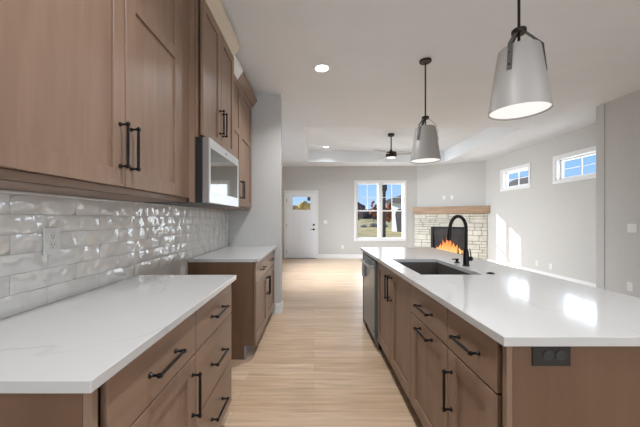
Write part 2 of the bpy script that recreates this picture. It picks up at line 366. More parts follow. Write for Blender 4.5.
# ------------------------------------------------------------ handles and cabinet fronts (local: x along, y out of the face, z up)
def handle_mb(x, y, z, L=.176, vertical=True, out=.034):
    m = MB(); n_ = 9; pts = []; rad = []
    for i in range(n_):
        t_ = -1+2*i/(n_-1); s_ = t_*(L/2+.010)
        pts.append((x, y+out, z+s_) if vertical else (x+s_, y+out, z)); rad.append(.0050+.0016*(1-t_*t_))
    m.tube(pts, rad, 12)
    for sg in (-1, 1):
        a = (x, y, z+sg*L/2) if vertical else (x+sg*L/2, y, z)
        def P(o): return (a[0], a[1]+o, a[2])
        m.cyl(P(-.001), P(.004), .0095, n=14); m.cyl(P(.004), P(.012), .0085, .0048, n=14); m.cyl(P(.012), P(out-.005), .0048, n=12); m.cyl(P(out-.007), P(out+.007), .0078, n=14)
    return m
def drawer(root, x0, x1, z0, z1, hx=None, hz=None, yb=-.02, L=.176, label=None):
    m = MB(); m.box(x0, x1, yb, 0, z0, z1, bev=.0025, seg=2); o = m.build('drawer', wood_h, root)
    handle_mb((x0+x1)/2 if hx is None else hx, 0, (z0+z1)/2 if hz is None else hz, L, False).build('handle', black_metal, o, smooth=True)
    return o
def shaker(root, x0, x1, z0, z1, hpos=None, hvert=True, mids=(), yb=-.02, st=.072, L=.176, name='door'):
    m = MB(); rl = st; bv = .0025
    m.box(x0, x0+st, yb, 0, z0, z1, bev=bv); m.box(x1-st, x1, yb, 0, z0, z1, bev=bv)
    m.box(x0+st-.002, x1-st+.002, yb, -.0006, z0, z0+rl, bev=.001); m.box(x0+st-.002, x1-st+.002, yb, -.0006, z1-rl, z1, bev=.001)
    for q in mids: m.box(x0+st-.002, x1-st+.002, yb, -.0006, q, q+rl, bev=.001)
    m.box(x0+st-.004, x1-st+.004, yb, yb+.009, z0+rl-.004, z1-rl+.004)
    # little inner chamfer
    o = m.build(name, wood_v, root)
    if hpos: handle_mb(hpos[0], 0, hpos[1], L, hvert).build('handle', black_metal, o, smooth=True)
    return o
G = .0034
def carcass(root, w_, dep, z0, z1, kick=True, hollow=False, yb=-.036, kick_mat=wood_dark, body_mat=None, ends=True):
    m = MB(); bmt = body_mat or wood_shaded
    if hollow:
        t_ = .018
        m.box(0, t_, -dep, yb, z0, z1); m.box(w_-t_, w_, -dep, yb, z0, z1); m.box(t_, w_-t_, -dep, yb, z0, z0+t_); m.box(t_, w_-t_, -dep, -dep+t_, z0+t_, z1)
        m.box(t_, w_-t_, yb-.018, yb, z1-.03, z1)
    else: m.box(0, w_, -dep, yb, z0, z1)
    m.build('carcass', bmt, root)
    if kick: MB().box(0, w_, -dep, -.095, 0, z0-.0005).build('toe_kick', kick_mat, root)
def frame_lines(root): pass

RL = -PI/2   # left run: local x -> -Y, y -> +X
RI = PI/2    # island: local x -> +Y, y -> -X
CT = .914; CB = .884; TK = .105; FTOP = .868
XF = -.528
DEP = XF-XL-.002
# ---- near left run
def left_x(Y, Y1): return Y1-Y
Ya, Yb_, Yc = .752, 1.322, 1.897
r_ = thing('base_cabinet', 'brown base cabinet in left foreground with one drawer above one door', 'cabinet', (XF, Yb_, 0), RL, 'base cabinets along the left wall')
w_ = Yb_-Ya
carcass(r_, w_-.0005, DEP, TK, CB-.001)
drawer(r_, G, w_-G, .682, FTOP)
shaker(r_, G, w_-G, TK+.008, .676, (G+.036, .512), True)
m = MB(); m.box(w_, w_+.030, -DEP, -.021, TK, CB-.001); m.box(w_, w_+.030, -DEP, -.095, 0, TK); m.build('filler', wood_dark, r_)
m = MB(); m.box(w_+.030, w_+.050, -DEP, -.022, 0, CB-.001); m.build('end_panel', wood_shaded, r_)
m = MB(); m.box(w_+.030, w_+.0506, -.022, 0, 0, CB-.001, bev=.0015); m.build('edge_strip', wood_v, r_)
r_ = thing('base_cabinet', 'brown base cabinet with a stack of three drawers, nearest the range gap', 'cabinet', (XF, Yc, 0), RL, 'base cabinets along the left wall')
w_ = Yc-Yb_
carcass(r_, w_, DEP, TK, CB-.001)
drawer(r_, G, w_-G, .676+.004, FTOP); drawer(r_, G, w_-G, .380, .674); drawer(r_, G, w_-G, TK+.008, .374)
# ---- far left run
Yd, Ye = 2.690, 3.955
r_ = thing('base_cabinet', 'far left base cabinet with two drawers over two doors, against wing wall', 'cabinet', (XF, Ye, 0), RL, 'base cabinets along the left wall')
w_ = Ye-Yd
carcass(r_, w_, DEP, TK+.02, CB-.001, kick_mat=kick_grey)
for k in (0, 1): drawer(r_, k*w_/2+G, (k+1)*w_/2-G, .682, FTOP, L=.15)
shaker(r_, G, w_/2-G, TK+.01, .676, (w_/2-G-.036, .53)); shaker(r_, w_/2+G, w_-G, TK+.01, .676, (w_/2+G+.036, .53))
m = MB(); m.box(w_, w_+.012, -DEP, -.021, TK+.02, CB-.001); m.box(w_, w_+.012, -DEP, -.105, 0, TK+.02); m.build('end_panel', wood_shaded, r_)

# ---- countertops
def slab(name, x0, x1, y0, y1, label):
    m = MB(); m.box(x0, x1, y0, y1, CB, CT, bev=.0025, seg=2); o = m.build(name, quartz)
    return tag(o, label, 'countertop', 'white quartz countertops')
slab('countertop', XL, -.503, .666, 1.918, 'white quartz countertop in left foreground over drawer cabinets')
slab('countertop', XL, -.503, 2.672, 3.968, 'short white quartz countertop beyond range gap, against wing wall')
SX0, SX1, SY0, SY1 = .702, 1.108, 1.925, 2.665
IX0, IX1, IY0, IY1 = .587, 1.50, .911, 3.72
bm = bmesh.new(); xs = [IX0, SX0, SX1, IX1]; ys = [IY0, SY0, SY1, IY1]; V = {}
for k, z in enumerate((CB, CT)):
    for i in range(4):
        for j in range(4): V[i, j, k] = bm.verts.new((xs[i], ys[j], z))
for i in range(3):
    for j in range(3):
        if (i, j) == (1, 1): continue
        for k in (0, 1): bm.faces.new([V[i, j, k], V[i+1, j, k], V[i+1, j+1, k], V[i, j+1, k]][::(1 if k else -1)])
for i in range(3):
    bm.faces.new((V[i, 0, 0], V[i+1, 0, 0], V[i+1, 0, 1], V[i, 0, 1])); bm.faces.new((V[i, 3, 0], V[i+1, 3, 0], V[i+1, 3, 1], V[i, 3, 1]))
    bm.faces.new((V[0, i, 0], V[0, i+1, 0], V[0, i+1, 1], V[0, i, 1])); bm.faces.new((V[3, i, 0], V[3, i+1, 0], V[3, i+1, 1], V[3, i, 1]))
for a, b_ in (((1, 1), (2, 1)), ((1, 2), (2, 2)), ((1, 1), (1, 2)), ((2, 1), (2, 2))):
    bm.faces.new((V[(*a, 0)], V[(*b_, 0)], V[(*b_, 1)], V[(*a, 1)]))
mm = MB(); mm.bm.free(); mm.bm = bm
tag(mm.build('island_countertop', quartz, bevel=.0022), 'long white quartz island countertop with sink cutout', 'countertop', 'white quartz countertops')

# ---- island cabinets
XI = .612; IDEP = 1.16-XI
def isl(Y): return (XI, Y, 0)
Y0_, Y1_, Y2_, Y3_ = .985, 1.350, 1.867, 2.843
r_ = thing('island_cabinet', 'nearest island cabinet with a drawer above a door', 'cabinet', isl(Y0_), RI, 'cabinets along the island front')
w_ = Y1_-Y0_
carcass(r_, w_, IDEP, TK, CB-.001)
drawer(r_, G, w_-G, .694, FTOP, L=.15); shaker(r_, G, w_-G, TK+.008, .686, (w_-G-.036, .515), L=.165)
r_ = thing('island_cabinet', 'second island cabinet, drawer over a pull-out with level handle', 'cabinet', isl(Y1_), RI, 'cabinets along the island front')
w_ = Y2_-Y1_
carcass(r_, w_, IDEP, TK, CB-.001)
drawer(r_, G, w_-G, .694, FTOP, L=.165); shaker(r_, G, w_-G, TK+.008, .686, (w_/2, .650), False, L=.165, name='pull_out_front')
r_ = thing('sink_cabinet', 'island sink cabinet with two full height doors beside the dishwasher', 'cabinet', isl(Y2_), RI, 'cabinets along the island front')
w_ = Y3_-Y2_
carcass(r_, w_, IDEP, TK, CB-.001, hollow=True)
shaker(r_, G, w_/2-G, TK+.008, FTOP, (w_/2-G-.036, .725)); shaker(r_, w_/2+G, w_-G, TK+.008, FTOP, (w_/2+G+.036, .725))
# dishwasher
r_ = thing('dishwasher', 'stainless steel dishwasher at the far end of the island', 'dishwasher', isl(Y3_), RI)
w_ = .62
m = MB(); m.box(.004, w_-.004, -IDEP, -.012, .02, CB-.004); m.build('body', black_plastic, r_)
m = MB(); m.box(.004, w_-.004, -.012, .026, .115, .865, bev=.004, seg=2); dd = m.build('door', steel_dw, r_)
m = MB(); m.tube([(.06, .062, .80), (w_-.06, .062, .80)], .011, 14); m.cyl((.09, .024, .80), (.09, .062, .80), .008); m.cyl((w_-.09, .024, .80), (w_-.09, .062, .80), .008); m.build('handle', steel, dd, smooth=True)
m = MB(); m.box(w_-.105, w_-.065, .026, .060, .62, .785, bev=.006); m.build('grip', steel, dd)
MB().box(.03, .055, .026, .0272, .165, .185).build('badge', black_plastic, dd)
MB().box(.004, w_-.004, -.10, -.08, .005, .11).build('toe_kick', wood_dark, r_)
# far end cabinet panel + near end panel + back panel
m = MB(); m.box(XI, 1.185, Y3_+w_+.001, Y3_+w_+.225, 0, CB-.001, bev=.002)
tag(m.build('island_end_panel', wood_shaded), 'brown island end panel just past the dishwasher, facing living room', 'panel')
fp = thing('island_end_panel', 'wide brown wood panel closing the near right end of island', 'panel', (XI, .936, 0))
m = MB(); m.box(.020, .87, 0, .022, 0, CB-.001); m.build('panel', wood_shaded, fp)
m = MB(); m.box(0, .020, 0, .022, 0, CB-.001, bev=.0015); m.build('edge_strip', wood_v, fp)
m = MB(); m.box(.024, .548, .022, .048, 0, CB-.001); m.build('filler', wood_dark, fp)
m = MB(); m.box(1.162, 1.180, .96, Y3_+w_, 0, CB-.001)
tag(m.build('island_back_panel', wood_shaded), 'brown panel under the seating overhang along back of island', 'panel')

# island outlet (black, under the counter edge)
o = thing('island_outlet', 'black double power outlet in the brown island end panel', 'outlet', (.752, .936, .848))
m = MB(); m.box(-.061, .061, -.004, 0, -.035, .034, bev=.0015); m.build('cover_plate', black_plastic, o)
recept = mat('charcoal_socket', (.03, .03, .031), .5)
for sx in (-.012, .028):
    m = MB(); m.cyl((sx, -.004, 0), (sx, -.0062, 0), .0165, n=24); q = m.build('socket', recept, o)
    m = MB()
    for dz in (-.007, .007): m.box(sx-.004, sx+.005, -.0068, -.006, dz-.0013, dz+.0013)
    m.cyl((sx-.010, -.006, 0), (sx-.010, -.0068, 0), .0026, n=10); m.build('slots', slot_mat, q)

# ------------------------------------------------------------ sink, faucet
s_ = thing('sink', 'dark taupe undermount sink in the white island counter', 'sink', ((SX0+SX1)/2, (SY0+SY1)/2, .66))
hx, hy = (SX1-SX0)/2+.004, (SY1-SY0)/2+.004; t_ = .008; H = CB-.66-.001
m = MB(); m.box(-hx-t_, hx+t_, -hy-t_, hy+t_, -t_, 0); m.box(-hx-t_, -hx, -hy-t_, hy+t_, 0, H); m.box(hx, hx+t_, -hy-t_, hy+t_, 0, H); m.box(-hx, hx, -hy-t_, -hy, 0, H); m.box(-hx, hx, hy, hy+t_, 0, H)
m.build('basin', sink_mat, s_)
m = MB(); m.lathe([(0, .004), (.03, .004), (.045, .002), (.05, .0005), (.05, -.0)], (0, .0, .0002)); m.build('drain', steel, s_, smooth=True)
f = thing('faucet', 'black gooseneck kitchen faucet standing behind the island sink', 'faucet', (1.178, 2.283, CT))
m = MB(); m.lathe([(0, 0), (.027, 0), (.027, .006), (.0215, .010), (.0205, .10), (.017, .118), (.0135, .13), (0, .13)]); m.build('base', black_metal, f, smooth=True)
dirv = Vector((-math.cos(math.radians(30)), -math.sin(math.radians(30)), 0)); R_ = .098; pts = [Vector((0, 0, .12)), Vector((0, 0, .20)), Vector((0, 0, .285))]
for k in range(1, 15):
    a = PI*k/15*1.06; pts.append(Vector((0, 0, .285))+dirv*(R_-R_*math.cos(a))+Vector((0, 0, R_*math.sin(a))))
m = MB(); m.tube(pts, .0125, 18); m.build('neck', black_metal, f, smooth=True, angle=60)
e = pts[-1]; tdir = (pts[-1]-pts[-2]).normalized()
m = MB(); m.tube([e-tdir*.005, e+tdir*.03, e+tdir*.075, e+tdir*.085], [.0135, .0155, .017, .0145], 18); m.build('spray_head', black_metal, f, smooth=True)
m = MB(); m.cyl((.015, 0, .055), (.045, .0, .055), .017, n=20); m.tube([(.036, 0, .062), (.030, -.012, .10), (.012, -.03, .135)], [.005, .004, .003], 10); m.build('lever_handle', black_metal, f, smooth=True)
o = thing('soap_dispenser', 'small black dispenser left behind the sink, next to faucet base', 'soap dispenser', (1.19, 2.45, CT))
m = MB(); m.lathe([(0, 0), (.024, 0), (.024, .004), (.012, .008), (.011, .024), (0, .024)]); m.build('base', black_metal, o, smooth=True)
m = MB(); m.lathe([(0, .024), (.0155, .024), (.0155, .034), (0, .034)]); m.tube([(0, 0, .029), (-.045, -.012, .029)], .005, 10); m.build('spout', black_metal, o, smooth=True)
m = MB(); m.lathe([(0, .009), (.012, .009), (.014, .006), (.022, .005), (.024, 0), (0, 0)]); o = m.build('air_switch', black_metal, smooth=True); o.location = (1.177, 1.963, CT)
tag(o, 'flat black round button on counter at near corner of sink', 'button')

# ------------------------------------------------------------ backsplash tiles (one mesh, joints are real)
zt0 = .9145; TH, TL = .0765, .308
bm = bmesh.new(); g_ = .0022
def wav(y, z, k): return .0012*math.sin(23*y+k*2.1+1.7*math.sin(31*z+k))+.0007*math.sin(47*z+13*y+k*1.3)
for row in range(7):
    z0 = zt0+row*TH-.0; z1 = z0+TH-g_
    base = 1.262 if row % 2 == 0 else 1.108
    k0 = -3
    for k in range(k0, 10):
        ya = base+(k)*TL; yb = ya+TL-g_
        ya_, yb_ = max(ya, .668), min(yb, 3.966)
        top = 1.385 if True else 0
        if yb_-ya_ < .01 or z0 > top: continue
        zb = min(z1, top)
        if zb-z0 < .006: continue
        nu, nv = max(2, int((yb_-ya_)/.022)), max(2, int((zb-z0)/.013)); K = random.random()*20; tilt = random.uniform(-.004, .004); tilt2 = random.uniform(-.010, .010)
        grid = []
        for i in range(nu+1):
            rw = []
            for j in range(nv+1):
                y = ya_+(yb_-ya_)*i/nu; z = z0+(zb-z0)*j/nv; e_ = min(i, nu-i, j, nv-j)
                x = XL+.008+wav(y, z, K)+tilt*(y-ya_)+tilt2*(z-z0) - (.0022 if e_ == 0 else 0)
                rw.append(bm.verts.new((x, y, z)))
            grid.append(rw)
        for i in range(nu):
            for j in range(nv): bm.faces.new((grid[i][j], grid[i+1][j], grid[i+1][j+1], grid[i][j+1]))
        bd = [grid[i][0] for i in range(nu+1)]+[grid[nu][j] for j in range(1, nv+1)]+[grid[i][nv] for i in range(nu-1, -1, -1)]+[grid[0][j] for j in range(nv-1, 0, -1)]
        bk = [bm.verts.new((XL+.002, v.co.y, v.co.z)) for v in bd]; L_ = len(bd)
        for i in range(L_): bm.faces.new((bd[i], bd[(i+1) % L_], bk[(i+1) % L_], bk[i]))
bs = thing('backsplash', 'glossy rippled off-white tile backsplash on the left wall', 'backsplash', (0, 0, 0))
mm = MB(); mm.bm.free(); mm.bm = bm
mm.build('tiles', tile_mat, bs, smooth=True, angle=60)
MB().box(XL+.001, XL+.004, .667, 3.967, zt0, 1.386).build('grout', grout_mat, bs)

def outlet_x(x, y, z, sg, label, w2=.035, h2=.057, kind='outlet', group=None, rz=None):
    """plate on a wall whose face looks along sg*X (rz overrides)"""
    o = thing('wall_'+kind, label, kind, (x, y, z), (-PI/2 if sg > 0 else PI/2) if rz is None else rz, group)
    m = MB(); m.box(-w2, w2, 0, .005, -h2, h2, bev=.0018, seg=2); m.build('cover_plate', white_plastic, o)
    if kind == 'outlet':
        for dz in (-.020, .020):
            m = MB(); m.box(-.0165, .0165, .005, .0068, dz-.0145, dz+.0145, bev=.003); q = m.build('socket', white_plastic, o)
            m = MB(); m.box(-.0075, -.0055, .0066, .0073, dz-.001, dz+.008); m.box(.0055, .0075, .0066, .0073, dz-.001, dz+.008); m.cyl((0, .0066, dz-.007), (0, .0073, dz-.007), .0025, n=10); m.build('slots', slot_mat, q)
    else:
        n_ = 2 if w2 > .05 else 1
        for k in range(n_):
            cx = 0 if n_ == 1 else (-.023 if k == 0 else .023)
            MB().box(cx-.0165, cx+.0165, .005, .008, -.033, .033, bev=.0015).build('rocker', white_plastic, o)
    return o
outlet_x(XL+.0115, 1.275, 1.183, 1, 'white outlet plate mounted on the tiled backsplash', w2=.040, h2=.058)
outlet_x(XN, 3.91, 1.152, -1, 'white double rocker light switch on grey wall at right frame edge', w2=.056, kind='switch')
outlet_x(XN, 3.935, .37, -1, 'white wall outlet below the light switch at right frame edge')
outlet_x(XR, 6.54, .29, -1, 'left of two white outlets low on the white right wall')
outlet_x(XR, 6.16, .28, -1, 'right of two white outlets low on the white right wall')
outlet_x(.375, YB, 1.17, 0, 'white light switch on back wall to the right of front door', kind='switch', rz=PI, w2=.056)
outlet_x(.92, YB, .37, 0, 'white outlet low on back wall between door and window', rz=PI)
def diag(t_, o_): return (AX+U.x*t_+U.y*o_, AY+U.y*t_-U.x*o_)
p = diag(.80, 0); outlet_x(p[0], p[1], 1.92, 0, 'left white plate on the wall above fireplace mantel', rz=ADIAG+PI)
p = diag(1.02, 0); outlet_x(p[0], p[1], 1.92, 0, 'right white plate on the wall above fireplace mantel', kind='switch', rz=ADIAG+PI)

# ------------------------------------------------------------ upper cabinets
XU = -.815; ZU0, ZU1 = 1.388, 2.77
UD = XU-XL-.002
def crown(root, x0, x1, mt, z=ZU1, yo=0.):
    m = MB(); poly = [(yo-.06, z), (yo-.004, z), (yo+.004, z+.012), (yo+.045, z+.075), (yo+.055, z+.082), (yo+.055, z+.105), (yo-.06, z+.105)]
    m.prism(poly, x0, x1, 'x'); return m.build('crown', mt, root)
Yn0, Ynm, Yn1, YNE = .737, 1.277, 1.817, 1.955
r_ = thing('upper_cabinet', 'large brown upper cabinet over the tiles, nearest on the left', 'cabinet', (XU, YNE, 0), RL, 'upper cabinets on the left wall')
w_ = YNE-Yn0
carcass(r_, w_, UD, ZU0, ZU1, kick=False, body_mat=wood_v)
a0 = YNE-Yn1; am = YNE-Ynm; a1_ = YNE-Yn0
MB().box(0, a0-.004, -.0205, -.004, ZU0+.027, ZU1).box(0, .016, -.004, .030, ZU0, ZU1).build('stile', wood_v, r_)
shaker(r_, a0+G, am-G, 1.416, ZU1-.012, (am-G-.034, 1.588), mids=(2.225,)); shaker(r_, am+G, a1_-G, 1.416, ZU1-.012, (am+G+.034, 1.588), mids=(2.225,))
m = MB(); m.box(0, w_, -.055, -.020, ZU0-.0, ZU0+.026); m.build('light_rail', wood_h, r_)
crown(r_, 0, w_, wood_h)
# microwave cabinet, deeper
XM = -.735
r_ = thing('upper_cabinet', 'brown two-door cabinet above the microwave, pale trim on top', 'cabinet', (XM, 2.722, 0), RL, 'upper cabinets on the left wall')
w_ = 2.722-1.958
carcass(r_, w_, XM-XL-.002, 1.825, ZU1, kick=False, body_mat=wood_v)
shaker(r_, G, w_/2-G, 1.835, ZU1-.012, (w_/2-G-.034, 2.03), st=.066); shaker(r_, w_/2+G, w_-G, 1.835, ZU1-.012, (w_/2+G+.034, 2.03), st=.066)
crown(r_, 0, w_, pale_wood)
# far upper
r_ = thing('upper_cabinet', 'far brown upper cabinet beyond the microwave, beside wing wall', 'cabinet', (XU, 3.962, 0), RL, 'upper cabinets on the left wall')
w_ = 3.962-2.726
carcass(r_, w_, UD, ZU0, ZU1, kick=False, body_mat=wood_v)
xe = .095; xm_ = xe+(w_-xe)/2
shaker(r_, xe+G, xm_-G, 1.416, ZU1-.012, (xm_-G-.034, 1.60), mids=(2.19,)); shaker(r_, xm_+G, w_-G, 1.416, ZU1-.012, (xm_+G+.034, 1.60), mids=(2.19,))
crown(r_, 0, w_-.44, wood_h)
crown(r_, w_-.44, w_, white_crown)  # near stretch of the crown is plain white
# microwave
r_ = thing('microwave', 'stainless over-the-range microwave under the middle upper cabinet', 'microwave', (-.698, 2.720, 1.386), RL)
w_ = .758; h_ = .437
m = MB(); m.box(0, w_, -.432, -.045, 0, h_, bev=.002); m.build('body', black_plastic, r_)
m = MB(); m.box(0, w_, -.044, -.001, .0, h_, bev=.003); fr_ = m.build('door', mat('microwave_side_steel', (.38, .36, .34), .35, .8), r_)
mw_face = mat('microwave_face_steel', (.74, .76, .77), .3, .85)
m = MB(); holed(m, 'x', .002, w_-.002, .002, h_-.002, -.002, .004, [(.022, w_-.022, .078, .372)]); m.build('face_plate', mw_face, r_)
MB().box(.022, w_-.022, -.003, .001, .078, .372).build('window', mw_glass, r_)
MB().box(w_/2-.018, w_/2+.018, .004, .005, .396, .410).build('badge', mat('badge_grey', (.25, .25, .26), .4), r_)

# ------------------------------------------------------------ pendants
def pendant(loc, label):
    r_ = thing('pendant_light', label, 'pendant light', loc, 0, 'pendants over the island')
    z0, z1 = -.0, .350; R0, R1 = .1525, .103
    m = MB(); m.lathe([(R1-.02, z1+.004), (R1-.004, z1+.003), (R1, z1-.003), (R0, z0), (R0-.002, z0-.001), (R0-.005, z0+.001), (R1-.006, z1-.006), (R1-.02, z1-.006), (.02, z1-.006), (.02, z1+.004), (R1-.02, z1+.004)], n=64)
    m.build('shade', shade_mat, r_, smooth=True, angle=40)
    m = MB(); m.lathe([(0, .014), (R0-.007, .014), (R0-.007, .008), (0, .008)], n=48); m.build('diffuser', pend_mat, r_, smooth=True)
    zc = .455; top = ZC-loc[2]
    m = MB(); m.lathe([(0, zc+.012), (.035, zc+.012), (.037, zc+.009), (.037, zc-.009), (.035, zc-.012), (0, zc-.012)], n=32); m.build('collar', bronze, r_, smooth=True)
    MB().cyl((0, 0, z1-.01), (0, 0, top-.01), .0075, n=14).build('rod', bronze, r_, smooth=True)
    m = MB(); m.lathe([(0, top), (.062, top), (.062, top-.014), (.056, top-.020), (0, top-.020)], n=36); m.build('canopy', bronze, r_, smooth=True)
    for uu in (Vector((-.82, -.573, 0)), Vector((.907, -.423, 0)), Vector((-.087, .996, 0))):
        uu.normalize(); sd_ = Vector((-uu.y, uu.x, 0)); hw = .012; th = .0035
        za = z1-.005; zb = z1-.145
        def rad(z): return R1+(R0-R1)*(z1-z)/(z1-z0)+.0015
        path = [uu*.030+Vector((0, 0, zc-.010)), uu*(rad(za)+.004)+Vector((0, 0, z1+.008)), uu*rad(zb)+Vector((0, 0, zb))]
        m = MB(); prev = None
        for p in path:
            ring = [m.bm.verts.new(p+sd_*a+uu*b2) for a, b2 in ((-hw, 0), (hw, 0), (hw, th), (-hw, th))]
            if prev:
                for i in range(4): m.bm.faces.new((prev[i], prev[(i+1) % 4], ring[(i+1) % 4], ring[i]))
            else: m.bm.faces.new(ring)
            prev = ring
        m.bm.faces.new(prev[::-1]); st = m.build('strap', strap_mat, r_)
        for zz in (z1-.05, z1-.115):
            q = uu*(rad(zz)+.003)+Vector((0, 0, zz)); m = MB(); m.cyl(q, q+uu*.005, .0052, n=12); m.build('rivet', black_metal, st, smooth=True)
    return r_
pendant((1.168, 1.68, 1.888), 'nearer of two grey-white drum pendants hanging over the island')
pendant((1.18, 3.12, 1.888), 'farther of two grey-white drum pendants hanging over the island')

# ------------------------------------------------------------ recessed ceiling lights
def can(x, y, z, label, power=10, group='recessed ceiling lights'):
    r_ = thing('recessed_light', label, 'ceiling light', (x, y, z), 0, group)
    m = MB(); m.lathe([(.072, -.001), (.098, -.001), (.100, -.004), (.096, -.006), (.076, -.005), (.072, -.002)], n=36); m.build('trim_ring', white_paint, r_, smooth=True)
    m = MB(); m.lathe([(0, -.002), (.073, -.002), (.073, -.0005), (0, -.0005)], n=32); m.build('lens', lamp_mat, r_)
    d_ = bpy.data.lights.new('downlight', 'AREA'); d_.shape = 'DISK'; d_.size = .14; d_.energy = power; d_.color = (.95, .97, 1); d_.spread = 2.35
    lo = bpy.data.objects.new('downlight', d_); COL.objects.link(lo); lo.parent = r_; lo.location = (0, 0, -.012)
can(.09, 3.28, ZC, 'round recessed ceiling light over the kitchen aisle', 11)
can(.34, 8.25, ZT, 'small recessed light in raised tray ceiling, near its left corner', 2.5)
can(3.34, 8.25, ZT, 'recessed light in raised tray ceiling at its far right corner', 2.5)
for (x, y, lb) in ((.09, .9, 'added unseen recessed light directly above the near kitchen aisle'), (.09, -1.6, 'added unseen recessed light behind the camera on the kitchen side'), (2.2, .3, 'added unseen recessed light to the right of the island'), (2.9, -1.8, 'added unseen recessed light behind the camera on the dining side')):
    can(x, y, ZC, lb, 11 if (x < 1 and y > 0) else 9)  # extra cans out of view, added to brighten the room

# ------------------------------------------------------------ ceiling fan
fn = thing('ceiling_fan', 'dark bronze ceiling fan with pale blades hanging from tray ceiling', 'ceiling fan', (1.83, 6.98, ZT))
m = MB(); m.lathe([(0, 0), (.075, 0), (.075, -.045), (.065, -.055), (0, -.055)]); m.build('canopy', bronze, fn, smooth=True)
MB().cyl((0, 0, -.05), (0, 0, -.42), .014).build('downrod', bronze, fn, smooth=True)
m = MB(); m.lathe([(0, -.36), (.022, -.37), (.035, -.41), (.05, -.425), (.118, -.435), (.125, -.445), (.125, -.54), (.115, -.552), (0, -.552)]); m.build('motor_housing', bronze, fn, smooth=True)
m = MB(); m.lathe([(0, -.5525), (.108, -.5525), (.105, -.566), (.06, -.574), (0, -.576)]); m.build('light_lens', pend_mat, fn, smooth=True)
blade_mat = mat('pale_fan_blade', (.42, .40, .37), .5)
for k in range(3):
    a = math.radians(104+120*k); ca, sa = math.cos(a), math.sin(a)
    m = MB(); pr = None
    for i in range(9):
        t_ = i/8; rr_ = .10+.56*t_; hw = .040+.022*math.sin(PI*min(1, t_*1.1)) if t_ < 1 else .035
        ring = []
        for sgn, dz in ((-1, .004), (1, -.004)):
            for zz in (0, .006): ring.append(m.bm.verts.new((rr_*ca-sgn*hw*sa, rr_*sa+sgn*hw*ca, -.49+dz*2+zz)))
        ring = [ring[0], ring[2], ring[3], ring[1]]
        if pr:
            for q in range(4): m.bm.faces.new((pr[q], pr[(q+1) % 4], ring[(q+1) % 4], ring[q]))
        else: m.bm.faces.new(ring)
        pr = ring
    m.bm.faces.new(pr[::-1]); m.build('blade', blade_mat, fn)

# ------------------------------------------------------------ fireplace (local: x along the angled wall, -y out into the room)
fp = thing('fireplace', 'angled corner fireplace of cream ledge stone with burning logs', 'fireplace', (AX, AY, 0), ADIAG)
F0, F1, FZ0, FZ1 = .44, 1.44, .12, 1.03
m = MB()
for bx in ((-.06, F0, 0, 1.42), (F1, LDIAG+.02, 0, 1.42), (F0, F1, FZ1, 1.42), (F0, F1, 0, FZ0)): m.box(bx[0], bx[1], -.06, -.04, bx[2], bx[3])
m.build('mortar_bed', mortar_mat, fp)
m = MB(); rnd = random.Random(3); z = .0
while z < 1.415:
    hh = min(rnd.choice((.09, .12, .15, .17)), 1.42-z)
    if 1.42-(z+hh) < .05: hh = 1.42-z
    x = -.06
    while x < 1.945:
        ww = rnd.uniform(.14, .42); xe_ = min(x+ww, 1.945)
        if 1.945-xe_ < .08: xe_ = 1.945
        subs = [(z, z+hh)] if hh < .10 or rnd.random() < .45 else [(z, z+hh/2), (z+hh/2, z+hh)]
        for (sa_, sb_) in subs:
            # clip against the firebox
            rects = [(x, xe_, sa_, sb_)]
            if sb_ > FZ0+.01 and sa_ < FZ1-.01:
                rects = []
                if x < F0: rects.append((x, min(xe_, F0), sa_, sb_))
                if xe_ > F1: rects.append((max(x, F1), xe_, sa_, sb_))
            for (p, q, u0, u1) in rects:
                if q-p < .02: continue
                dpt = rnd.uniform(.075, .10)
                m.box(p+.006, q-.006, -dpt, -.055, u0+.006, u1-.006, bev=.006)
        x = xe_
    z += hh
so = m.build('stone_surround', stone_mat, fp)
m = MB(); t_ = .055
for bx in ((F0, F0+t_, FZ0, FZ1), (F1-t_, F1, FZ0, FZ1), (F0+t_, F1-t_, FZ1-t_, FZ1), (F0+t_, F1-t_, FZ0, FZ0+t_)): m.box(bx[0], bx[1], -.105, -.003, bx[2], bx[3], bev=.003)
m.build('insert_frame', black_plastic, fp)
m = MB(); m.box(F0+t_, F1-t_, -.012, -.003, FZ0+t_, FZ1-t_); m.box(F0+t_, F1-t_, -.100, -.012, FZ0+t_, FZ0+t_+.01); m.build('firebox', firebox_mat, fp)
lz = FZ0+t_+.05
for (a, b_, r1) in (((F0+.16, -.055, lz), (F1-.20, -.05, lz+.02), .034), ((F0+.24, -.06, lz+.01), (F0+.56, -.05, lz+.22), .026), ((F1-.22, -.06, lz+.0), (F0+.44, -.055, lz+.24), .026), ((F1-.16, -.045, lz+.03), (F1-.42, -.06, lz+.10), .024)):
    m = MB(); A_ = Vector(a); B_ = Vector(b_); pts = [A_.lerp(B_, k/6)+Vector((0, 0, rnd.uniform(-.006, .006))) for k in range(7)]
    m.tube(pts, [r1*rnd.uniform(.85, 1.05) for _ in range(7)], 10); m.build('log', log_mat, fp, smooth=True, angle=60)
for (fx, fh, fw) in ((.60, .20, .09), (.69, .30, .10), (.79, .42, .12), (.88, .50, .13), (.96, .46, .12), (1.05, .35, .11), (1.14, .29, .10), (1.25, .20, .08), (.53, .13, .06), (.84, .33, .13), (1.01, .31, .13), (.92, .38, .14), (1.33, .12, .05)):
    m = MB(); ph = rnd.uniform(0, 6); pts = []; rad = []
    for k in range(10):
        t_2 = k/9; pts.append((fx+.035*math.sin(ph+t_2*5)*t_2, -.078+.010*math.sin(ph), lz+.0+fh*t_2)); rad.append(max(.0015, fw*.5*(max(0, math.sin(PI*(.22+.78*t_2)))**1.3)))
    m.tube(pts, rad, 8)
    for v in m.bm.verts: v.co.y = -.075+(v.co.y+.075)*.35
    m.build('flame', flame_mat, fp, smooth=True, angle=60)
